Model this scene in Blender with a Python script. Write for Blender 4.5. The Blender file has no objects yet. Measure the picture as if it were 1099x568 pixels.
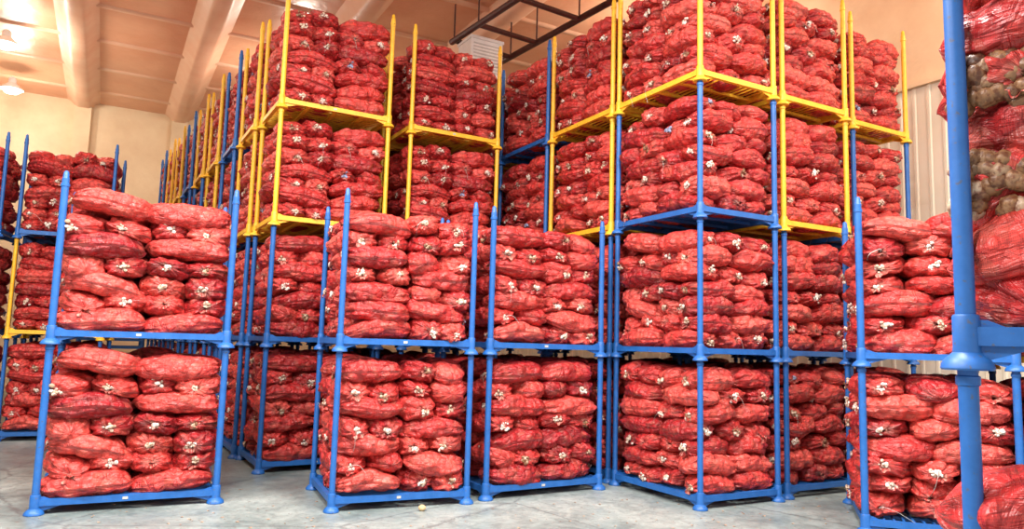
import bpy, math, random
import numpy as np
from mathutils import Matrix, Vector

scene = bpy.context.scene
TH = math.radians(29)
H = 1.54
RW, RD = 1.46, 1.16

# ------------------------------------------------------------------ materials
def new_mat(name):
    m = bpy.data.materials.new(name); m.use_nodes = True
    nt = m.node_tree
    return m, nt, nt.nodes['Principled BSDF']
def N(nt, t, **kw):
    n = nt.nodes.new(t)
    for k, v in kw.items():
        if k in n.inputs: n.inputs[k].default_value = v
        else: setattr(n, k, v)
    return n
def ramp(nt, fac, stops):
    r = nt.nodes.new('ShaderNodeValToRGB')
    el = r.color_ramp.elements
    while len(el) < len(stops): el.new(0.5)
    for e, (p, c) in zip(el, stops):
        e.position = p; e.color = (c[0], c[1], c[2], 1) if not isinstance(c, float) else (c, c, c, 1)
    nt.links.new(fac, r.inputs['Fac'])
    return r.outputs['Color']
def mix(nt, fac, a, b, blend='MIX'):
    m = nt.nodes.new('ShaderNodeMix'); m.data_type = 'RGBA'; m.blend_type = blend
    def s(sock, v):
        if hasattr(v, 'is_output'): nt.links.new(v, sock)
        elif isinstance(v, (int, float)): sock.default_value = v
        else: sock.default_value = (v[0], v[1], v[2], 1)
    s(m.inputs['Factor'], fac); s(m.inputs['A'], a); s(m.inputs['B'], b)
    return m.outputs['Result']
def math_n(nt, op, a, b=0.0):
    m = nt.nodes.new('ShaderNodeMath'); m.operation = op
    for i, v in enumerate((a, b)):
        if hasattr(v, 'is_output'): nt.links.new(v, m.inputs[i])
        else: m.inputs[i].default_value = v
    return m.outputs[0]
def bump(nt, h, strength, dist, normal=None):
    b = nt.nodes.new('ShaderNodeBump')
    b.inputs['Strength'].default_value = strength; b.inputs['Distance'].default_value = dist
    nt.links.new(h, b.inputs['Height'])
    if normal: nt.links.new(normal, b.inputs['Normal'])
    return b.outputs['Normal']

def mat_sack():
    m, nt, p = new_mat('red_mesh_sack'); L = nt.links
    tc = N(nt, 'ShaderNodeTexCoord')
    at = N(nt, 'ShaderNodeAttribute', attribute_name='tint')
    sep = N(nt, 'ShaderNodeSeparateColor'); L.new(at.outputs['Color'], sep.inputs[0])
    base = ramp(nt, sep.outputs[0], [(0, (0.37, 0.015, 0.021)), (0.35, (0.55, 0.029, 0.031)), (0.7, (0.70, 0.055, 0.048)), (1, (0.82, 0.105, 0.083))])
    # produce pressing against / seen through the net
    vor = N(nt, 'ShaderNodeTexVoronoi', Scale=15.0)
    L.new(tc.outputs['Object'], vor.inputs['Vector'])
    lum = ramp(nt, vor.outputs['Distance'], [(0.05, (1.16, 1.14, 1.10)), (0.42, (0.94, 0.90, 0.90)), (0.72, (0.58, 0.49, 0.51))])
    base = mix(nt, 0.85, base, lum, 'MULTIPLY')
    pc = N(nt, 'ShaderNodeSeparateColor'); L.new(vor.outputs['Color'], pc.inputs[0])
    base = mix(nt, math_n(nt, 'MULTIPLY', ramp(nt, pc.outputs[0], [(0.6, 0.0), (0.95, 1.0)]), 0.24), base, (0.50, 0.19, 0.12))
    mp = N(nt, 'ShaderNodeMapping'); mp.inputs['Scale'].default_value = (3, 18, 1)
    L.new(tc.outputs['UV'], mp.inputs['Vector'])
    wr = N(nt, 'ShaderNodeTexNoise', Scale=1.0, Detail=3.0, Roughness=0.65, Distortion=0.6); wr.noise_dimensions = '2D'; L.new(mp.outputs[0], wr.inputs['Vector'])
    mp2 = N(nt, 'ShaderNodeMapping'); mp2.inputs['Scale'].default_value = (9, 6, 1)
    L.new(tc.outputs['UV'], mp2.inputs['Vector'])
    wr2 = N(nt, 'ShaderNodeTexNoise', Scale=1.0, Detail=3.0, Roughness=0.6, Distortion=1.2); wr2.noise_dimensions = '2D'; L.new(mp2.outputs[0], wr2.inputs['Vector'])
    base = mix(nt, 0.8, base, ramp(nt, wr.outputs['Fac'], [(0.32, (0.68, 0.61, 0.63)), (0.68, (1.18, 1.25, 1.25))]), 'MULTIPLY')
    # woven threads
    wv1 = N(nt, 'ShaderNodeTexWave', Scale=36.0); wv1.bands_direction = 'X'; L.new(tc.outputs['UV'], wv1.inputs['Vector'])
    wv2 = N(nt, 'ShaderNodeTexWave', Scale=36.0); wv2.bands_direction = 'Y'; L.new(tc.outputs['UV'], wv2.inputs['Vector'])
    net = math_n(nt, 'MAXIMUM', wv1.outputs['Fac'], wv2.outputs['Fac'])
    base = mix(nt, 0.6, base, ramp(nt, net, [(0.3, (0.55, 0.46, 0.46)), (0.8, (1.15, 1.15, 1.15))]), 'MULTIPLY')
    w = math_n(nt, 'MULTIPLY', sep.outputs[1], ramp(nt, wr2.outputs['Fac'], [(0.46, 0.0), (0.62, 0.85)]))
    base = mix(nt, w, base, (0.76, 0.46, 0.36))
    L.new(base, p.inputs['Base Color'])
    p.inputs['Roughness'].default_value = 0.42
    p.inputs['Specular IOR Level'].default_value = 0.55
    hsum = math_n(nt, 'ADD', math_n(nt, 'MULTIPLY', vor.outputs['Distance'], -0.85), math_n(nt, 'ADD', math_n(nt, 'MULTIPLY', wr.outputs['Fac'], 0.9), math_n(nt, 'MULTIPLY', wr2.outputs['Fac'], 0.85)))
    L.new(bump(nt, hsum, 0.9, 0.035), p.inputs['Normal'])
    return m
def mat_pale():
    m, nt, p = new_mat('onion_skin'); L = nt.links
    tc = N(nt, 'ShaderNodeTexCoord')
    at = N(nt, 'ShaderNodeAttribute', attribute_name='tint')
    sep = N(nt, 'ShaderNodeSeparateColor'); L.new(at.outputs['Color'], sep.inputs[0])
    base = ramp(nt, sep.outputs[0], [(0, (0.10, 0.035, 0.016)), (0.3, (0.27, 0.14, 0.065)), (0.6, (0.62, 0.50, 0.38)), (0.93, (0.82, 0.78, 0.72)), (1, (0.25, 0.32, 0.5))])
    nz = N(nt, 'ShaderNodeTexNoise', Scale=55.0, Detail=3.0); L.new(tc.outputs['Object'], nz.inputs['Vector'])
    base = mix(nt, 0.9, base, ramp(nt, nz.outputs['Fac'], [(0.38, (0.45, 0.25, 0.22)), (0.54, (1.05, 1.05, 1.05))]), 'MULTIPLY')
    L.new(base, p.inputs['Base Color']); p.inputs['Roughness'].default_value = 0.45
    L.new(bump(nt, nz.outputs['Fac'], 0.5, 0.01), p.inputs['Normal'])
    return m
def mat_paint(name, c, worn):
    m, nt, p = new_mat(name); L = nt.links
    tc = N(nt, 'ShaderNodeTexCoord')
    nz = N(nt, 'ShaderNodeTexNoise', Scale=9.0, Detail=4.0, Roughness=0.7); L.new(tc.outputs['Object'], nz.inputs['Vector'])
    base = mix(nt, ramp(nt, nz.outputs['Fac'], [(0.3, 0.0), (0.75, 1.0)]), c, [x * 1.3 + 0.012 for x in c])
    nz2 = N(nt, 'ShaderNodeTexNoise', Scale=45.0, Detail=3.0); L.new(tc.outputs['Object'], nz2.inputs['Vector'])
    base = mix(nt, ramp(nt, nz2.outputs['Fac'], [(0.63, 0.0), (0.70, 0.85)]), base, worn)
    L.new(base, p.inputs['Base Color'])
    p.inputs['Roughness'].default_value = 0.45
    return m
def mat_floor():
    m, nt, p = new_mat('worn_concrete'); L = nt.links
    tc = N(nt, 'ShaderNodeTexCoord')
    n1 = N(nt, 'ShaderNodeTexNoise', Scale=0.7, Detail=9.0, Roughness=0.68); L.new(tc.outputs['Object'], n1.inputs['Vector'])
    n2 = N(nt, 'ShaderNodeTexNoise', Scale=7.0, Detail=8.0, Roughness=0.75, Distortion=0.8); L.new(tc.outputs['Object'], n2.inputs['Vector'])
    base = ramp(nt, n1.outputs['Fac'], [(0.3, (0.125, 0.175, 0.18)), (0.5, (0.25, 0.30, 0.295)), (0.72, (0.41, 0.455, 0.44))])
    base = mix(nt, 0.8, base, ramp(nt, n2.outputs['Fac'], [(0.3, (0.5, 0.5, 0.5)), (0.62, (1.2, 1.2, 1.18))]), 'MULTIPLY')
    vo = N(nt, 'ShaderNodeTexVoronoi', Scale=0.45, feature='DISTANCE_TO_EDGE')
    wp = mix(nt, 0.12, tc.outputs['Object'], n2.outputs['Color'])
    L.new(wp, vo.inputs['Vector'])
    base = mix(nt, ramp(nt, vo.outputs['Distance'], [(0.0, 0.6), (0.008, 0.0)]), base, (0.08, 0.08, 0.08))
    n3 = N(nt, 'ShaderNodeTexNoise', Scale=24.0, Detail=2.0); L.new(tc.outputs['Object'], n3.inputs['Vector'])
    base = mix(nt, ramp(nt, n3.outputs['Fac'], [(0.66, 0.0), (0.70, 0.75)]), base, (0.14, 0.08, 0.06))
    L.new(base, p.inputs['Base Color'])
    L.new(ramp(nt, n1.outputs['Fac'], [(0.35, 0.28), (0.7, 0.55)]), p.inputs['Roughness'])
    L.new(bump(nt, n2.outputs['Fac'], 0.25, 0.01), p.inputs['Normal'])
    return m
def mat_plain(name, c, c2, scale, rough=0.7, bs=0.3, bd=0.02):
    m, nt, p = new_mat(name); L = nt.links
    tc = N(nt, 'ShaderNodeTexCoord')
    n1 = N(nt, 'ShaderNodeTexNoise', Scale=scale, Detail=5.0, Roughness=0.6); L.new(tc.outputs['Object'], n1.inputs['Vector'])
    L.new(ramp(nt, n1.outputs['Fac'], [(0.3, c), (0.7, c2)]), p.inputs['Base Color'])
    p.inputs['Roughness'].default_value = rough
    L.new(bump(nt, n1.outputs['Fac'], bs, bd), p.inputs['Normal'])
    return m
M_SACK = mat_sack(); M_PALE = mat_pale()
M_STR = mat_plain('white_string', (0.6, 0.6, 0.58), (0.8, 0.8, 0.76), 20)
M_BLUE = mat_paint('blue_painted_steel', (0.008, 0.098, 0.35), (0.07, 0.09, 0.15))
M_YEL = mat_paint('yellow_painted_steel', (0.72, 0.41, 0.02), (0.30, 0.16, 0.05))
M_TAG = mat_plain('label_card', (0.45, 0.45, 0.43), (0.6, 0.6, 0.58), 8)
M_FLOOR = mat_floor()
M_CEIL = mat_plain('sprayed_foam_ceiling', (0.78, 0.36, 0.20), (0.90, 0.50, 0.31), 0.8, 0.33, 0.5, 0.1)
M_BEAM = mat_plain('sprayed_foam_beam', (0.84, 0.46, 0.29), (0.92, 0.62, 0.44), 1.2, 0.40, 0.4, 0.06)
M_WALL = mat_plain('cream_foam_wall', (0.76, 0.56, 0.35), (0.90, 0.74, 0.50), 0.9, 0.6, 0.5, 0.08)
M_PANEL = mat_plain('ribbed_metal_wall', (0.80, 0.74, 0.58), (0.88, 0.83, 0.70), 0.8, 0.5, 0.1, 0.02)
M_PIPE = mat_plain('maroon_pipe', (0.05, 0.014, 0.014), (0.10, 0.03, 0.025), 6, 0.5)
M_WHITE = mat_plain('white_sheet_metal', (0.72, 0.74, 0.75), (0.82, 0.84, 0.85), 3, 0.4)
M_DARK = mat_plain('vent_grille', (0.50, 0.51, 0.52), (0.58, 0.59, 0.60), 8, 0.5)

# ------------------------------------------------------------------ mesh kit
class MB:
    def __init__(s): s.v = []; s.f = []; s.m = []; s.n = 0
    def add(s, v, f, mi=0):
        s.v += [tuple(x) for x in v]; s.f += [tuple(i + s.n for i in q) for q in f]; s.m += [mi] * len(f); s.n += len(v)
    def box(s, a, b, mi=0):
        x0, y0, z0 = a; x1, y1, z1 = b
        v = [(x0,y0,z0),(x1,y0,z0),(x1,y1,z0),(x0,y1,z0),(x0,y0,z1),(x1,y0,z1),(x1,y1,z1),(x0,y1,z1)]
        s.add(v, [(0,3,2,1),(4,5,6,7),(0,1,5,4),(1,2,6,5),(2,3,7,6),(3,0,4,7)], mi)
    def tube(s, p0, p1, r0, r1=None, seg=16, mi=0, cap=True):
        r1 = r0 if r1 is None else r1
        p0 = Vector(p0); p1 = Vector(p1); d = (p1 - p0).normalized()
        a = d.orthogonal().normalized(); b = d.cross(a); v = []
        for p, r in ((p0, r0), (p1, r1)):
            for i in range(seg):
                t = 2 * math.pi * i / seg; v.append(p + a * (r * math.cos(t)) + b * (r * math.sin(t)))
        f = [(i, (i + 1) % seg, seg + (i + 1) % seg, seg + i) for i in range(seg)]
        if cap: f += [tuple(reversed(range(seg))), tuple(range(seg, 2 * seg))]
        s.add(v, f, mi)
    def lathe(s, c, prof, seg=20, mi=0):
        v = []
        for r, z in prof:
            for i in range(seg):
                t = 2 * math.pi * i / seg; v.append((c[0] + r * math.cos(t), c[1] + r * math.sin(t), c[2] + z))
        f = []
        for k in range(len(prof) - 1):
            for i in range(seg):
                j = (i + 1) % seg; f.append((k*seg+i, k*seg+j, (k+1)*seg+j, (k+1)*seg+i))
        s.add(v, f, mi)
    def mesh(s, name, mats, smooth=None):
        me = bpy.data.meshes.new(name); me.from_pydata(s.v, [], s.f)
        for m in mats: me.materials.append(m)
        me.polygons.foreach_set('material_index', s.m)
        if smooth is not None:
            me.shade_smooth(); me.set_sharp_from_angle(angle=math.radians(smooth))
        me.update(); return me
def put(name, me, loc=(0,0,0), rz=0.0, parent=None, scale=None):
    o = bpy.data.objects.new(name, me); scene.collection.objects.link(o)
    o.location = loc; o.rotation_euler = (0, 0, rz)
    if scale: o.scale = scale
    if parent: o.parent = parent
    return o

# ------------------------------------------------------------------ rack tier frame
def frame_mesh(name, mat):
    b = MB(); W, D = RW, RD; r = 0.031
    for sx in (0, 1):
        for sy in (0, 1):
            x, y = sx * W, sy * D
            b.lathe((x, y, 0), [(0.0,0.004),(0.076,0.0),(0.080,0.006),(0.077,0.020),(0.066,0.036),(0.052,0.048),(0.043,0.056),(0.041,0.075),(0.041,0.17),(0.038,0.176),(r,0.178)], 24)
            b.tube((x, y, 0.05), (x, y, H + 0.03), r, seg=20)
            b.lathe((x, y, H + 0.03), [(r,0),(0.026,0.012),(0.022,0.06),(0.012,0.075),(0.0,0.078)], 14)
            b.lathe((x, y, H - 0.05), [(r,0),(0.037,0.004),(0.037,0.03),(r,0.034)], 14)
            dx = 1 if sx == 0 else -1; dy = 1 if sy == 0 else -1
            for (ax, ay) in ((dx, 0), (0, dy)):
                t = 0.005; px, py = (0, t) if ax else (t, 0)
                pts = [(0.035, 0.025), (0.035, 0.16), (0.06, 0.16), (0.12, 0.135), (0.24, 0.135), (0.20, 0.075)]
                n = len(pts)
                v = [(x+ax*q-px, y+ay*q-py, z) for q, z in pts] + [(x+ax*q+px, y+ay*q+py, z) for q, z in pts]
                b.add(v, [tuple(range(n)), tuple(reversed(range(n, 2*n)))] + [(i, n+i, n+(i+1) % n, (i+1) % n) for i in range(n)])
    z0, z1 = 0.078, 0.138; t = 0.024
    for y in (0, D): b.box((0.03, y - t, z0), (W - 0.03, y + t, z1))
    for x in (0, W): b.box((x - t, 0.03, z0), (x + t, D - 0.03, z1))
    for i in range(1, 4):
        x = W * i / 4; b.box((x - 0.022, 0.02, 0.085), (x + 0.022, D - 0.02, 0.118))
    for i in range(1, 15):
        y = D * i / 15; b.box((0.02, y - 0.008, 0.118), (W - 0.02, y + 0.008, 0.134))
    b.box((W*0.46, -t-0.004, 0.097), (W*0.49, -t-0.001, 0.121), 1)
    return b.mesh(name, [mat, M_TAG], 40)
FR = {'b': frame_mesh('rack_frame_blue', M_BLUE), 'y': frame_mesh('rack_frame_yellow', M_YEL)}

# ------------------------------------------------------------------ sacks
NR, NM = 38, 40
def sack(rng, L, w, h):
    """one filled net sack along +x, mouth tied at +x. returns verts, uvs, tint"""
    t = np.linspace(-1, 1, NR); s = np.sin(t * math.pi / 2)
    ex = rng.uniform(2.5, 3.4)
    r = (1 - np.abs(s) ** ex) ** 0.5
    x = s * L / 2
    pos = s > 0
    r = np.where(pos, np.maximum((1 - np.abs(s) ** (ex * .88)) ** 0.58, 0.09), r)
    x = np.where(s > 0.90, x - (s - 0.90) * 0.42, x)          # mouth pulled in
    phi = np.linspace(0, 2 * math.pi, NM, endpoint=False)
    S, P = np.meshgrid(s, phi, indexing='ij'); R = np.repeat(r[:, None], NM, 1); X = np.repeat(x[:, None], NM, 1)
    k1 = rng.randint(8, 11); ph = rng.uniform(0, 6)
    endf = np.clip((np.abs(S) - 0.3) / 0.6, 0, 1) ** 1.3
    gm = np.where(S > 0, 0.16, 0.08)
    R = R * (1 + endf * gm * np.sin(k1 * P + ph + 1.2 * S) + endf * gm * .5 * np.sin((k1 // 2) * P + ph * 2))
    lump = 0
    for _ in range(9):
        lump = lump + rng.uniform(.3, 1) * np.sin(rng.uniform(-11, 11) * S + rng.randint(1, 6) * P + rng.uniform(0, 6))
    R = R * (1 + 0.031 * lump)
    for _ in range(6):   # cross creases and slack folds
        c = rng.uniform(-.75, .75); p0 = rng.uniform(0, 6)
        R = R * (1 - rng.uniform(.06, .15) * np.exp(-((S - c - rng.uniform(-.4, .4) * np.sin(P + p0)) / 0.07) ** 2) * (0.5 + 0.5 * np.cos(P - p0)))
    cy, cz = np.cos(P), np.sin(P)
    e = 0.82
    Y = R * np.sign(cy) * np.abs(cy) ** e * w / 2
    Z = R * np.sign(cz) * np.abs(cz) ** e * h / 2
    Y = Y * (1 + rng.uniform(-.14, .14) * S); Z = Z * (1 + rng.uniform(-.18, .18) * S)
    Z = Z - rng.uniform(0.0, 0.045) * S ** 2; Y = Y + rng.uniform(-.04, .04) * S ** 2
    Z = Z + rng.uniform(-.02, .02) * np.sin(3 * S + rng.uniform(0, 6))
    X = X + rng.uniform(-.02, .02) * np.cos(P) + rng.uniform(-.02, .02) * np.sin(P)
    g = np.clip((S - 0.93) / 0.07, 0, 1) ** 1.5 * .8
    fr = []
    yc = Y[-1].mean(); zc = Z[-1].mean(); xe = X[-1, 0]; k2 = rng.randint(3, 5); tl = rng.uniform(0.6, 1.25)
    dyy = rng.uniform(-.6, .6); dzz = rng.uniform(-1.1, .1)
    for q, rr in ((0.008, .012), (0.018, .020), (0.028, .030), (0.036, .038)):
        q *= tl; rr *= tl
        R2 = rr * (1 + 0.22 * np.sin(k2 * phi + ph) + .15 * np.sin(2 * phi + 1)); fr.append((xe + q + 0.006 * np.sin(k2 * phi + 1) * (q > .02), yc + q * dyy + R2 * np.cos(phi), zc + q * dzz + R2 * np.sin(phi)))
    X = np.vstack([X] + [f[0][None] for f in fr]); Y = np.vstack([Y] + [f[1][None] for f in fr]); Z = np.vstack([Z] + [f[2][None] for f in fr])
    g = np.vstack([g] + [np.full((1, NM), .7)] * 4)
    V = np.stack([X, Y, Z], -1).reshape(-1, 3)
    U = np.stack([X / 0.7, np.repeat((phi / (2 * math.pi))[None], NR + 4, 0)], -1).reshape(-1, 2)
    U[:, 0] += rng.uniform(0, 50); U[:, 1] += rng.randint(0, 50) * 1.0
    col = np.zeros((len(V), 4)); col[:, 0] = min(1, max(0, rng.gauss(.57, .27))); col[:, 1] = g.reshape(-1); col[:, 3] = 1
    return V, U, col, (xe, yc, zc)
_nr = NR + 4
FQ = np.array([(i*NM+j, i*NM+(j+1) % NM, (i+1)*NM+(j+1) % NM, (i+1)*NM+j) for i in range(_nr-1) for j in range(NM)])
FQ = FQ[:, ::-1]
BS, BR = 12, 8
bv = np.array([(math.sin(math.pi*i/(BR-1))*math.cos(2*math.pi*j/BS), math.sin(math.pi*i/(BR-1))*math.sin(2*math.pi*j/BS), math.cos(math.pi*i/(BR-1))) for i in range(BR) for j in range(BS)])
BF = np.array([(i*BS+j, (i+1)*BS+j, (i+1)*BS+(j+1) % BS, i*BS+(j+1) % BS) for i in range(BR-1) for j in range(BS)])

def pile_mesh(name, seed, layers=7, W=RW, D=RD, near=False):
    rng = random.Random(seed)
    VV, FF, UU, CC, MI = [], [], [], [], []; n = 0
    x0, x1 = 0.03, W - 0.03; y0, y1 = 0.0, D
    lh = 0.184
    def emit(V, F, U, C, mi):
        nonlocal n
        VV.append(V); FF.append(F + n); UU.append(U); CC.append(C); MI.append(np.full(len(F), mi)); n += len(V)
    def blob(tr, c, sc, tone):
        B = bv * sc * (1 + .08 * np.sin(bv[:, [1]] * 7 + rng.uniform(0, 6))) + c
        cc = np.zeros((len(B), 4)); cc[:, 0] = tone; cc[:, 3] = 1
        emit(tr(B), BF, np.zeros((len(B), 2)), cc, 1)
    def place(cx, cy, cz, yaw, L, w, h, pale=0.75, pitch=0.0, openm=None):
        V, U, C, m = sack(rng, L, w, h)
        M = Matrix.Translation((cx, cy, cz)) @ Matrix.Rotation(yaw, 4, 'Z') @ Matrix.Rotation(rng.gauss(0, .05) + pitch, 4, 'Y') @ Matrix.Rotation(rng.gauss(0, .10), 4, 'X')
        A = np.array(M)
        tr = lambda Q: Q @ A[:3, :3].T + A[:3, 3]
        emit(tr(V), FQ, U, C, 0)
        if openm:      # mouth gaping: whole brown onions fill it, set in a dome
            for _ in range(46):
                py, pz = rng.uniform(-w * .46, w * .30), rng.uniform(-h * .36, h * .36)
                q = 1 - (py / (w * .5)) ** 2 * .8 - (pz / (h * .5)) ** 2 * .8
                rr = rng.uniform(.030, .043)
                blob(tr, np.array([m[0] + .040 * q - .030 + rng.uniform(-.010, .008), py, m[2] + pz]), np.array([rr, rr, rr * .88]),
                     rng.uniform(.0, .36) if openm == 'brown' else rng.uniform(.15, .50))
        elif rng.random() < pale:
            tone = min(.92, max(0.1, rng.gauss(.72, .18)))
            if rng.random() < .03: tone = 1.0
            oy, oz = rng.uniform(-.025, .025), rng.uniform(-.025, .02); sp = rng.uniform(.75, 1.2)
            for _ in range(rng.randint(10, 17)):
                rr = rng.uniform(.008, .019)
                sc = np.array([rr * rng.uniform(.5, .9), rr * rng.uniform(.8, 1.5), rr * rng.uniform(.8, 1.3)])
                c = np.array([m[0] + rng.uniform(.008, .034), m[1] + oy + max(-.045, min(.045, rng.gauss(0, .021 * sp))), m[2] + oz + rng.gauss(0, .016 * sp)])
                blob(tr, c, sc, tone if tone == 1 else min(.93, max(0, tone + rng.uniform(-.3, .2))))
        if rng.random() < .2:   # loose tie string
            pts = [np.array([m[0] + .02, m[1], m[2]])]; d = np.array([.022, rng.uniform(-.02, .02), rng.uniform(-.01, .02)])
            for _ in range(7):
                pts.append(pts[-1] + d); d = d * np.array([.5, .9, .9]) + np.array([0, rng.uniform(-.015, .015), -.010])
            P = np.array(pts); q = 0.0018
            V3 = np.concatenate([P + np.array([0, q, 0]), P + np.array([0, -q, q]), P + np.array([0, -q * .5, -q])]).reshape(3, 8, 3).transpose(1, 0, 2).reshape(-1, 3)
            F3 = np.array([(i*3+j, i*3+(j+1) % 3, i*3+3+(j+1) % 3, i*3+3+j) for i in range(7) for j in range(3)])
            cc = np.ones((len(V3), 4)); emit(tr(V3), F3, np.zeros((len(V3), 2)), cc, 2)
    offs = [rng.randint(0, 1), rng.randint(0, 1)]
    hw0 = (x1 - x0) / 2
    for k in range(layers):
        top = k == layers - 1
        split = rng.gauss(0, .02)
        for hf in (0, 1):
            a = x0 + hf * (hw0 + split); hw = hw0 + (split if hf == 0 else -split)
            typ = (k + offs[hf] + (1 if rng.random() < .15 else 0)) % 2
            if near: typ = (k + 1) % 2
            z = 0.134 + 0.105 + k * lh + rng.uniform(-.008, .008)
            if typ == 0:
                for r_ in range(3):
                    rw = (y1 - y0) / 3
                    yaw = 0 if (hf == 1) == (rng.random() < .75) else math.pi
                    if near: yaw = 0
                    place(a + hw / 2 + rng.gauss(0, .02) - (.03 if near and hf == 0 else 0), y0 + rw * (r_ + .5) + rng.gauss(0, .012) + (.018 if r_ == 2 else -.018 if r_ == 0 else 0), z + rng.gauss(0, .008) + (rng.uniform(-.02, .04) if top else 0), yaw + rng.gauss(0, .06),
                          hw * rng.uniform(1.03, 1.14), rw * rng.uniform(1.08, 1.24), .240 * rng.uniform(.92, 1.12))
            else:
                for c_ in range(2):
                    for r_ in range(2):
                        cw = hw / 2; dl = (y1 - y0) / 2
                        yaw = (-math.pi / 2 if r_ == 0 else math.pi / 2)
                        if rng.random() < .12 and not near: yaw = -yaw
                        om = None
                        if near and hf == 0 and c_ == 0 and r_ == 0: om = {4: 'brown', 2: 'pale'}.get(k)
                        place(a + cw * (c_ + .5) + rng.gauss(0, .014), y0 + dl * (r_ + .5) + rng.gauss(0, .02) + (.02 if om else 0), z + rng.gauss(0, .008) + (rng.uniform(-.02, .035) if top else 0), yaw + rng.gauss(0, .08),
                              dl * rng.uniform(1.06, 1.18), cw * rng.uniform(1.12, 1.26), .244 * rng.uniform(.92, 1.14), .93, 0, om)
        if top and rng.random() < .6 and not near:
            place(x0 + rng.uniform(.4, 1.0), y0 + rng.uniform(.3, .8), z + .10, rng.uniform(0, 6), .6, .34, .15, .9, rng.uniform(-.1, .1))
    if near and layers < 7:
        place(x0 + .17, y0 + .14, z + .15, -.12, .62, .40, .25, 1, -.06)
    V = np.concatenate(VV); F = np.concatenate(FF); U = np.concatenate(UU); C = np.concatenate(CC); mi = np.concatenate(MI)
    me = bpy.data.meshes.new(name)
    me.vertices.add(len(V)); me.vertices.foreach_set('co', V.astype(np.float32).ravel())
    me.loops.add(F.size); me.loops.foreach_set('vertex_index', F.astype(np.int32).ravel())
    me.polygons.add(len(F)); me.polygons.foreach_set('loop_start', np.arange(0, F.size, 4, dtype=np.int32))
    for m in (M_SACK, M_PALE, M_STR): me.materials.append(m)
    me.polygons.foreach_set('material_index', mi.astype(np.int32))
    me.update(calc_edges=True)
    uv = me.uv_layers.new(name='UVMap'); uv.data.foreach_set('uv', U[F.ravel()].astype(np.float32).ravel())
    ca = me.color_attributes.new('tint', 'FLOAT_COLOR', 'POINT'); ca.data.foreach_set('color', C.astype(np.float32).ravel())
    me.shade_smooth(); me.validate(); me.update()
    return me
PILES = [pile_mesh('sack_pile_%d' % i, 11 + i * 7) for i in range(6)]
PILE_LOW = pile_mesh('sack_pile_low', 91, layers=5, near=True)
PILE_NEAR = pile_mesh('sack_pile_near', 97, layers=7, near=True)

# ------------------------------------------------------------------ stacks
rs = random.Random(5); cnt = [0]
def stack(X, Y, deg, cols, rot=False, scale=(1, 1, 1), piles=None):
    """X,Y = front-left corner, deg = direction of the front edge. rot: short side in front"""
    e = bpy.data.objects.new('sack_pallet_rack', None); scene.collection.objects.link(e)
    e.empty_display_size = 0.2
    a = math.radians(deg)
    if rot:
        e.location = (X + math.cos(a) * RD * scale[1], Y + math.sin(a) * RD * scale[1], 0); e.rotation_euler = (0, 0, a + math.pi / 2)
    else:
        e.location = (X, Y, 0); e.rotation_euler = (0, 0, a)
    e.scale = scale
    for i, c in enumerate(cols):
        put('rack_frame', FR[c], (0, 0, i * H), 0, e)
        flip = rs.random() < .5
        me = PILES[(cnt[0] * 5 + i * 2 + rs.randint(0, 1)) % 6]
        if piles: me = piles[i]; flip = False
        if not flip: put('sack_pile', me, (0, 0, i * H), 0, e)
        else: put('sack_pile', me, (RW, RD, i * H), math.pi, e)
        cnt[0] += 1
    return e

E1 = Vector((math.cos(TH), math.sin(TH))); E2 = Vector((-math.sin(TH), math.cos(TH)))
stack(-4.27, 6.85, 26.6, 'bb', scale=(1.05, 1, 1))
stack(-1.68, 7.283, 23.5, 'bb', scale=(.95, 1, 1))
stack(-.213, 8.03, 31, 'bb', scale=(1.04, 1, 1))
for c, (ox, oy, sets) in enumerate([((2.03), 7.84, ['bbby', 'bbyy', 'bbbb', 'bbyy']), (3.21, 8.56, ['bbyy', 'bbyy', 'bbby']), (4.47, 9.44, ['bbby', 'bbyy', 'bbyy'])]):
    for k, cs in enumerate(sets):
        p = Vector((ox, oy)) + E2 * (k * 1.60)
        stack(p.x, p.y, 29, cs, rot=True)
for k in range(9):
    p = Vector((-3.04, 9.2)) + Vector((-.545, .838)) * (k * 1.30)
    stack(p.x, p.y, 30, ['bbyy', 'bbyy', 'bbbb', 'bbyy', 'bbby', 'bbbb', 'bbyy', 'bbby', 'bbbb'][k])
for k in range(4):
    p = Vector((-1.50, 10.22)) + E2 * (k * 1.30)
    stack(p.x, p.y, 30, 'bbyy', scale=(.97, 1, 1))
for k in range(3):
    p = Vector((-7.65, 11.2)) + E2 * (k * 1.3)
    stack(p.x, p.y, 22, 'byb' if k == 0 else 'bbb', scale=(.86, 1, 1))
p = Vector((-9.05, 10.6)); stack(p.x, p.y, 22, 'bbb', scale=(.88, 1, 1))
stack(3.36, 7.03, -20, 'bb', rot=True, scale=(1, 1.08, 1))
stack(4.66, 6.50, -20, 'by', rot=True)
stack(1.53, 2.46, -32, 'bb', scale=(1, 1, 1.045), piles=[PILE_LOW, PILE_NEAR])

# nested empty rack bases far in the aisle
b = MB()
for lvl in range(9):
    z = lvl * 0.2
    for y in (0, RD): b.box((0, y - .03, z + .08), (RW, y + .03, z + .15))
    for x in (0, RW): b.box((x - .03, 0, z + .08), (x + .03, RD, z + .15))
    for i in range(1, 8): b.box((RW*i/8 - .02, 0, z + .09), (RW*i/8 + .02, RD, z + .12))
    for x in (0, RW):
        for y in (0, RD): b.tube((x, y, z), (x, y, z + .2), .05, seg=12)
eb = b.mesh('empty_rack_bases', [M_BLUE], 40)
put('empty_rack_base_pile', eb, (-10.9, 18.6, 0), TH)

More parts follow.
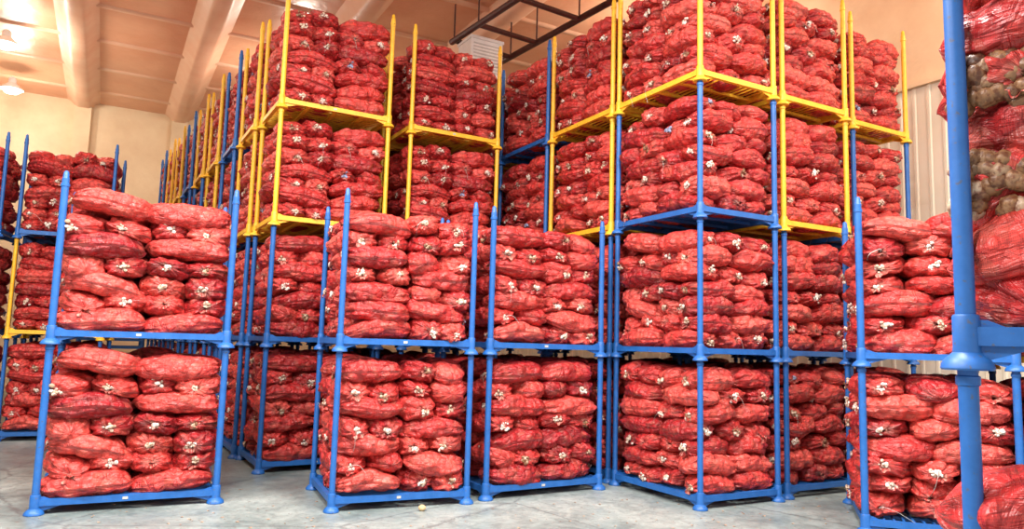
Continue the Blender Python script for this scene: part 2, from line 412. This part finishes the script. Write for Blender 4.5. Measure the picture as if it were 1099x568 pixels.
# ------------------------------------------------------------------ room shell (rotated frame)
PL, PR, QN, QF, CH = -15.0, 11.3, -7.0, 24.7, 8.5
def room(name, b, mats, smooth=None):
    return put(name, b.mesh(name, mats, smooth), (0, 0, 0), TH)
b = MB(); b.box((PL, QN, -0.2), (PR, QF, 0)); room('floor', b, [M_FLOOR])
b = MB(); b.box((PL, QN, CH), (PR, QF, CH + .2)); room('ceiling', b, [M_CEIL])
b = MB()
x = PL + 1.0
while x < PR:
    prof = [(-.42, 0), (-.30, -.07), (-.20, -.20), (-.13, -.25), (.13, -.25), (.20, -.20), (.30, -.07), (.42, 0)]
    n = len(prof)
    v = [(x + a_, QN, CH + c_) for a_, c_ in prof] + [(x + a_, QF, CH + c_) for a_, c_ in prof]
    b.add(v, [(i, i + 1, n + i + 1, n + i) for i in range(n - 1)])
    x += 2.6
y = QN + 1
while y < QF:      # thin foam-covered purlins
    prof = [(-.10, 0), (-.05, -.035), (.05, -.035), (.10, 0)]
    v = [(PL, y + a_, CH + c_) for a_, c_ in prof] + [(PR, y + a_, CH + c_) for a_, c_ in prof]
    b.add(v, [(i, i + 1, 5 + i, 4 + i) for i in range(3)])
    y += 2.1
room('ceiling_beams', b, [M_BEAM], 60)
b = MB(); b.box((PL, QF, 0), (PR, QF + .2, CH))
x = PL + 1.0
while x < PR: b.box((x-.22, QF - .22, 0), (x+.22, QF, CH)); x += 2.6
room('wall_far', b, [M_WALL])
b = MB(); b.box((PL - .2, QN, 0), (PL, QF, CH)); room('wall_left', b, [M_WALL])
b = MB(); b.box((PR, QN, 0), (PR + .2, QF, CH))
y = QN
while y < QF:
    v = [(PR,y,0),(PR-.03,y+.03,0),(PR-.03,y+.07,0),(PR,y+.10,0)]; v += [(a_[0],a_[1],6.0) for a_ in v]
    b.add(v, [(0,4,5,1),(1,5,6,2),(2,6,7,3),(4,7,6,5)], 1); y += 0.24
b.box((PR - .012, QN, 0), (PR, QF, 6.0), 1)
b.box((PR - .10, QN, 6.0), (PR, QF, 6.08))
room('wall_right', b, [M_WALL, M_PANEL])

# pipe rails with cross members under the ceiling
b = MB()
d = Vector((-.56, .83)); p0 = Vector((-.74, 12.9)); n_ = Vector((.83, .56)) * 1.32
for off in (Vector((0, 0)), n_):
    a0 = p0 + off - d * 6; a1 = p0 + off + d * (1.0 if off.x == 0 else 2.2)
    b.tube((a0.x, a0.y, 7.5), (a1.x, a1.y, 7.5), .06)
    b.tube((a0.x, a0.y, 7.5), (a0.x, a0.y, CH - .26), .03)
for k in (-5.5, -4, -2.6, -1.3, 0, .9):
    c0 = p0 + d * k; c1 = c0 + n_
    b.tube((c0.x, c0.y, 7.5), (c1.x, c1.y, 7.5), .05)
    for c in (c0, c1): b.tube((c.x, c.y, 7.5), (c.x, c.y, CH - .26), .016)
put('overhead_pipe_frame', b.mesh('overhead_pipe_frame', [M_PIPE], 40))
# evaporator unit slung under the pipe frame
b = MB(); b.box((-.5, -.4, -.45), (.5, .4, .45)); b.box((-.53, -.43, .40), (.53, .43, .47)); b.box((-.53,-.43,-.48),(.53,.43,-.42))
for i in range(9): b.box((-.42, -.415, -.36 + i*.08), (.42, -.40, -.33 + i*.08), 1)
for x in (-.4, .4): b.tube((x, 0, .45), (x, 0, .515), .03)
put('evaporator_unit', b.mesh('evaporator_unit', [M_WHITE, M_DARK]), (-.72, 13.5, 7.02), TH, None, (.66, .7, .8))

# onion on the floor
b = MB(); b.lathe((0,0,0), [(0.0,0.0),(.018,.004),(.034,.018),(.038,.032),(.032,.048),(.015,.058),(.005,.062),(0,.063)], 18)
me = b.mesh('onion', [mat_plain('loose_onion_skin', (.50,.33,.16), (.68,.52,.3), 20)], 60)
put('onion', me, (-.82, 7.44, 0.0))
b = MB(); rl = random.Random(3)
for _ in range(220):
    t = rl.uniform(-4.4, 4.0); X = t; Y = 6.7 + .38 * abs(t + .5) * .6 + rl.uniform(-1.0, 1.2); s_ = rl.uniform(.006, .022); a_ = rl.uniform(0, 6)
    v = [(X + s_*math.cos(a_ + k*1.57), Y + s_*.7*math.sin(a_ + k*1.57), .002 + (.006 if k % 2 else 0)) for k in range(4)]
    b.add(v, [(0,1,2,3)])
put('onion_skin_litter', b.mesh('onion_skin_litter', [mat_plain('dry_skin', (.35,.16,.10), (.6,.45,.3), 5)]))

# ------------------------------------------------------------------ lamps
def em_mat():
    m, nt, p = new_mat('lamp_glass'); p.inputs['Emission Color'].default_value = (1, .97, .92, 1); p.inputs['Emission Strength'].default_value = 14; return m
M_EM = em_mat()
def lamp_mesh(name, stem):
    lb = MB()
    lb.lathe((0,0,0), [(0.0,.30),(.07,.30),(.09,.26),(.09,.16),(.24,.02),(.26,-.02),(.24,-.02),(.22,0.0),(.08,.12)], 28)
    lb.lathe((0,0,0), [(.23,-.012),(.15,-.10),(0,-.14)], 28, 1)
    lb.tube((0,0,.30),(0,0,stem),.012,seg=8)
    return lb.mesh(name, [M_WHITE, M_EM], 40)
LM = lamp_mesh('high_bay_lamp', .84); LM2 = lamp_mesh('high_bay_lamp_short', .34)
def lamp(X, Y, z, power, kind='AREA', col=(1, .965, .92)):
    o = put('high_bay_lamp', LM if kind == 'AREA' else LM2, (X, Y, z))
    l = bpy.data.lights.new('lamp_light', kind); l.energy = power; l.color = col
    if kind == 'AREA': l.shape = 'DISK'; l.size = 1.0
    else: l.shadow_soft_size = .25
    lo = bpy.data.objects.new('lamp_light', l); scene.collection.objects.link(lo); lo.parent = o; lo.location = (0, 0, -.40)
for (X, Y) in [(-6, 3.2), (-2.2, 4.2), (1.2, 3.6), (-3.0, .0), (4.0, 3.3)]:
    lamp(X, Y, 7.4, 600)
for (X, Y, e) in [(-11.2, 15.4, 220), (-13.1, 18.4, 140), (-7.2, 8.6, 310), (-5.5, 18, 270), (3.0, 13.8, 210), (7.2, 7.6, 380)]:  # last four are unseen, added to brighten racks, ceiling and right wall
    lamp(X, Y, 7.9, e, 'POINT', (1, .90, .77))

w = bpy.data.worlds.new('open_rear_fill'); scene.world = w; w.use_nodes = True  # uniform fill added from behind the camera, through the open rear
bg = w.node_tree.nodes['Background']; bg.inputs[0].default_value = (1, .985, .97, 1); bg.inputs[1].default_value = 1.06

# ------------------------------------------------------------------ camera
cam = bpy.data.cameras.new('camera'); cam.sensor_width = 36; cam.lens = 785 / 1099 * 36; cam.clip_end = 200
co = bpy.data.objects.new('camera', cam); scene.collection.objects.link(co)
co.matrix_world = Matrix.Translation((0, 0, 1.65)) @ Matrix.Rotation(math.radians(96.3), 4, 'X') @ Matrix.Rotation(math.radians(1.6), 4, 'Z')
scene.camera = co
scene.view_settings.view_transform = 'Standard'
scene.view_settings.look = 'None'
scene.view_settings.exposure = 0.0
